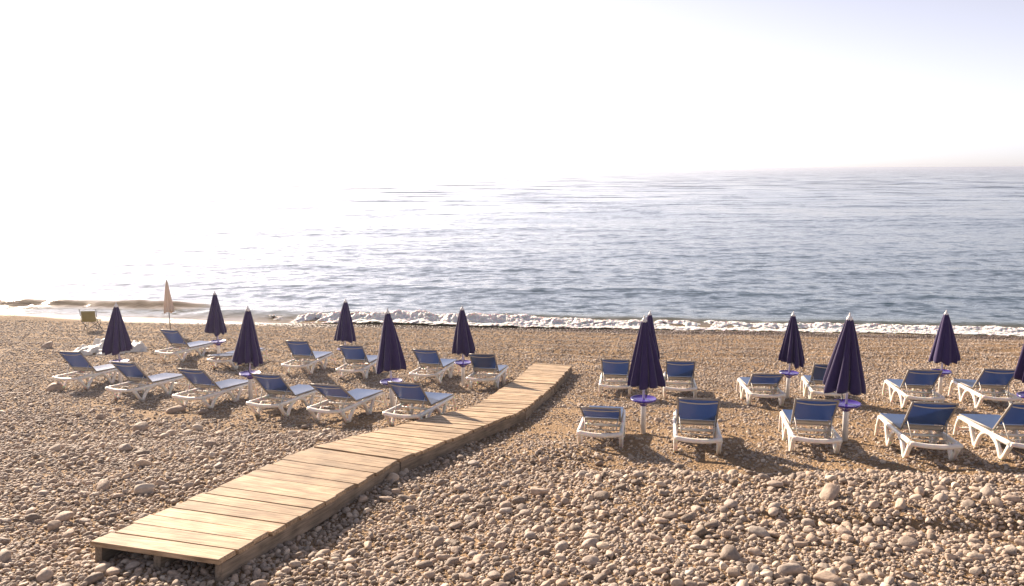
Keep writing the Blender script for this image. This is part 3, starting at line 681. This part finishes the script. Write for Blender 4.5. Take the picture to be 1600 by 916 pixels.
# ------------------------------------------------------------------ stones
import bmesh
from mathutils import noise as mnoise
def stone_proto(seed, sub=3):
    r = random.Random(seed); bm = bmesh.new(); bmesh.ops.create_icosphere(bm, subdivisions=sub, radius=1)
    ax = Vector((1, r.uniform(.52, .95), r.uniform(.34, .72))); offv = Vector((r.uniform(-50, 50), r.uniform(-50, 50), r.uniform(-50, 50))); e = r.uniform(.72, 1.0)
    cuts = [(Vector((r.gauss(0, 1), r.gauss(0, 1), r.gauss(0, .8))).normalized(), r.uniform(.58, .90)) for _ in range(r.randint(3, 7))]
    for v in bm.verts:
        p = v.co.copy(); p = Vector([math.copysign(abs(c) ** e, c) for c in p])
        p *= 1 + .20 * mnoise.noise(p * .9 + offv) + .07 * mnoise.noise(p * 2.3 + offv)
        for n_, d_ in cuts:
            q = p.dot(n_) - d_
            if q > 0: p -= n_ * q * .75
        v.co = Vector((p.x * ax.x, p.y * ax.y, p.z * ax.z))
    me = bpy.data.meshes.new('stone'); bm.to_mesh(me); bm.free(); me.polygons.foreach_set('use_smooth', [True] * len(me.polygons)); me.materials.append(M['pebble']); return me
PROTO = [stone_proto(s) for s in range(14)]
LOW = [stone_proto(100 + s, 2) for s in range(10)]
HAND = [(1295,771,42),(1437,768,30),(1543,770,32),(1579,779,30),(1557,786,24),(1330,756,24),(1213,757,32),(1206,765,18),(1470,779,28),(1406,789,33),(1512,787,26),(1208,800,24),(1233,891,46),(1293,905,48),(1525,892,32),(1255,908,30),(1326,878,28),(1419,850,31),(1388,909,26),(1452,825,16),(1521,840,26),
 (998,743,24),(995,754,22),(935,746,20),(916,769,19),(940,775,31),(842,768,36),(854,800,20),(820,802,25),(1032,813,36),(1046,806,28),(1073,810,23),(1088,796,27),(1132,797,23),(1112,820,26),(1094,832,32),(1186,832,38),(1142,867,50),(1157,876,25),(1104,850,24),(922,876,31),(925,841,28),(810,851,18),(1001,899,20),(1032,757,28),(1061,729,21),(1173,739,20),(1194,746,22),
 (685,848,27),(727,779,27),(790,790,33),(713,821,28),(677,733,17),(600,779,28),(633,779,24),(614,747,27),(632,737,18),(670,899,28),(651,866,26),(711,860,22),(773,900,26),(796,899,31),(733,883,20),(773,849,16),(686,866,18),(622,874,23),
 (161,760,34),(226,765,36),(6,870,36),(71,900,30),(146,905,36),(137,870,21),(116,846,20),(84,822,30),(98,809,38),(108,834,27),(154,744,20),(226,724,33),(196,700,25),(220,669,30),(258,682,22),(184,775,22),(199,810,18),(114,770,16),(47,800,24),(68,772,24),(223,707,24),(257,763,17),(282,771,21),(294,760,21),(241,908,18),(200,898,20),(271,896,22),
 (275,640,30),(310,669,23),(294,676,20),(329,694,22),(405,703,20),(457,677,17),(193,651,14),(318,644,20),(86,607,26),(75,541,22),(1395,757,18),(1361,738,20),(932,563,10),(878,604,9)]
stones = []                                   # x, y, radius
for px, py, w in HAND:
    p = on_ground(px, py + w * .15); dep = p.y * math.cos(PITCH) + (HC - p.z) * math.sin(PITCH); stones.append((p.x, p.y, w * dep / F / 2 * .86))
cell = .25; hashg = {}
def put(x, y, r): hashg.setdefault((int(x // cell), int(y // cell)), []).append((x, y, r))
def clash(x, y, r, k):
    i, j = int(x // cell), int(y // cell)
    for a in (i - 1, i, i + 1):
        for b in (j - 1, j, j + 1):
            for (X, Y, Q) in hashg.get((a, b), ()):
                if (X - x) ** 2 + (Y - y) ** 2 < ((r + Q) * k) ** 2: return True
    return False
for s in stones: put(*s)
def coarse(x, y):
    """1 on the coarse stone banks, 0 on the raked lounger terraces and fine beach"""
    right = sstep(-.2, 1.0, x - .28 * (y - 9)) ; a = right * sstep(11.7, 10.7, y + .05 * (x - 2)); b = (1 - right) * sstep(15.6, 13.4, y + .42 * (x + 4))
    c = (1 - sstep(21, 24, y)) * sstep(-9.5, -12, x)
    return np.clip(a + b + .85 * c, 0, 1)
# medium stones, largest first
cand = []
for (r0, r1, n) in ((.072, .10, 330), (.050, .075, 3200), (.036, .050, 15000), (.027, .036, 30000)):
    yy = 5.6 + (20 - 5.6) * rng.random(n) ** 1.15; xx = (rng.random(n) * 2 - 1) * (yy * .72 + 1.0); rr = rng.uniform(r0, r1, n)
    keep = rng.random(n) < np.clip(coarse(xx, yy), .05 if r1 < .06 else .01, 1) * (np.clip(.62 + .75 * wav(yy * 1.3, xx * .6, 1.9), .18, 1) if r1 > .04 else 1); wm = walk_mask(xx, yy, .02)
    keep &= ~(wm & (rr > .05))
    for x, y, r in sorted(zip(xx[keep], yy[keep], rr[keep]), key=lambda t: -t[2]): cand.append((float(x), float(y), float(r)))
for x, y, r in cand:
    if not clash(x, y, r, .80): put(x, y, r); stones.append((x, y, r))
S = np.array(stones)
SZt = terrain(S[:, 0], S[:, 1])
vis, dep = in_view(S[:, 0], S[:, 1], SZt, 10)
vis &= ~walk_mask(S[:, 0], S[:, 1])
score = np.where(vis, S[:, 2] / dep, 0); score[:len(HAND)] += 1
order = np.argsort(-score); single = set(order[:295].tolist())
for i in order[:295]:
    x, y, r = S[i]; o = bpy.data.objects.new('stone', random.choice(PROTO)); link(o, beach)
    sc = r * random.uniform(.95, 1.12); o.location = (x, y, float(SZt[i]) + r * .38)
    o.scale = (sc, sc * random.uniform(.85, 1.05), sc * random.uniform(.68, .98)); o.rotation_euler = (random.gauss(0, .18), random.gauss(0, .18), random.uniform(0, 6.28))
rest = np.array([i for i in range(len(S)) if i not in single])
px_, py_, pr_ = [S[rest, 0]], [S[rest, 1]], [S[rest, 2]]; pz_ = [SZt[rest] + S[rest, 2] * .42]
pk_ = [np.zeros(len(rest))]
def fill(n, y0, y1, pw, r0, r1, dens, spread=.70, zoff=.15):
    yy = y0 + (y1 - y0) * rng.random(n) ** pw; xx = (rng.random(n) * 2 - 1) * (yy * spread + 1.2)
    k = rng.random(n) < dens(xx, yy); xx, yy = xx[k], yy[k]; rr = r0 + (r1 - r0) * rng.random(len(xx)) ** 1.8
    px_.append(xx); py_.append(yy); pr_.append(rr); pz_.append(terrain(xx, yy) + rr * rng.uniform(-.15, .45, len(xx))); pk_.append(np.ones(len(xx)))
fill(115000, 5.6, 17, 1.2, .010, .031, lambda x, y: np.clip(coarse(x, y), 0, 1))
fill(150000, 10.5, 22, 1.1, .008, .030, lambda x, y: .08 + .62 * np.clip(.42 + .9 * wav(x, y, 1.7), 0, 1) * (1 - coarse(x, y)))
fill(16000, 10.5, 23, 1.1, .022, .045, lambda x, y: .25 + .75 * np.clip(.2 + 1.0 * wav(y, x, 2.3), 0, 1))
fill(150000, 17, 34.2, 1.15, .014, .040, lambda x, y: np.where(y < shore_y(x) + .4, np.clip(.25 + .75 * sstep(17, 22, y), 0, 1), 0))
PX, PY, PR, PZ = map(np.concatenate, (px_, py_, pr_, pz_)); n = len(PX)
pts = bpy.data.meshes.new('pebbles'); pts.vertices.add(n); pts.vertices.foreach_set('co', np.stack([PX, PY, PZ], -1).ravel().astype(np.float32))
a = pts.attributes.new('rot', 'FLOAT_VECTOR', 'POINT'); a.data.foreach_set('vector', np.stack([rng.normal(0, .32, n), rng.normal(0, .32, n), rng.uniform(0, 6.28, n)], -1).ravel().astype(np.float32))
a = pts.attributes.new('scl', 'FLOAT_VECTOR', 'POINT'); a.data.foreach_set('vector', (PR[:, None] * rng.uniform(.85, 1.15, (n, 3))).ravel().astype(np.float32))
a = pts.attributes.new('idx', 'INT', 'POINT'); a.data.foreach_set('value', rng.integers(0, 10, n).astype(np.int32))
pcol = bpy.data.collections.new('pebble_shapes')
for me in LOW: pcol.objects.link(bpy.data.objects.new('pebble_shape', me))
peb = obj('pebbles', pts, beach); tag(peb, kind='stuff'); peb['label'] = 'countless smaller rounded pebbles covering the beach'
ng = bpy.data.node_groups.new('scatter_pebbles', 'GeometryNodeTree')
ng.interface.new_socket('Geometry', in_out='INPUT', socket_type='NodeSocketGeometry'); ng.interface.new_socket('Geometry', in_out='OUTPUT', socket_type='NodeSocketGeometry')
gi = ng.nodes.new('NodeGroupInput'); go = ng.nodes.new('NodeGroupOutput'); ip = ng.nodes.new('GeometryNodeInstanceOnPoints'); ci = ng.nodes.new('GeometryNodeCollectionInfo')
ci.inputs['Collection'].default_value = pcol; ci.inputs['Separate Children'].default_value = True; ci.inputs['Reset Children'].default_value = True
def attr(nm, ty):
    q = ng.nodes.new('GeometryNodeInputNamedAttribute'); q.data_type = ty; q.inputs['Name'].default_value = nm; return q.outputs['Attribute']
ng.links.new(gi.outputs[0], ip.inputs['Points']); ng.links.new(ci.outputs[0], ip.inputs['Instance']); ip.inputs['Pick Instance'].default_value = True
ng.links.new(attr('idx', 'INT'), ip.inputs['Instance Index']); ng.links.new(attr('rot', 'FLOAT_VECTOR'), ip.inputs['Rotation']); ng.links.new(attr('scl', 'FLOAT_VECTOR'), ip.inputs['Scale'])
ng.links.new(ip.outputs[0], go.inputs[0])
md = peb.modifiers.new('scatter', 'NODES'); md.node_group = ng
print('pebbles', n, 'stones', len(S))

# ------------------------------------------------------------------ thin scattering volume, added to imitate lens glare towards the sun
mh, nt, p = mat('glare_haze'); nt.nodes.remove(p)
pv = N(nt, 'ShaderNodeVolumePrincipled'); pv.inputs['Color'].default_value = (.84, .89, 1.0, 1); pv.inputs['Density'].default_value = GLARE_HAZE; pv.inputs['Anisotropy'].default_value = .70
nt.links.new(pv.outputs[0], nt.nodes['Material Output'].inputs['Volume'])
mb = MB(); mb.box((0, 15000, -3.7), (92000, 32000, 20.7))
hz = obj('glare_haze', mb.mesh('glare_haze', mh)); tag(hz, 'thin volume added for lens glare over the beach and water', 'glare_haze', kind='stuff')
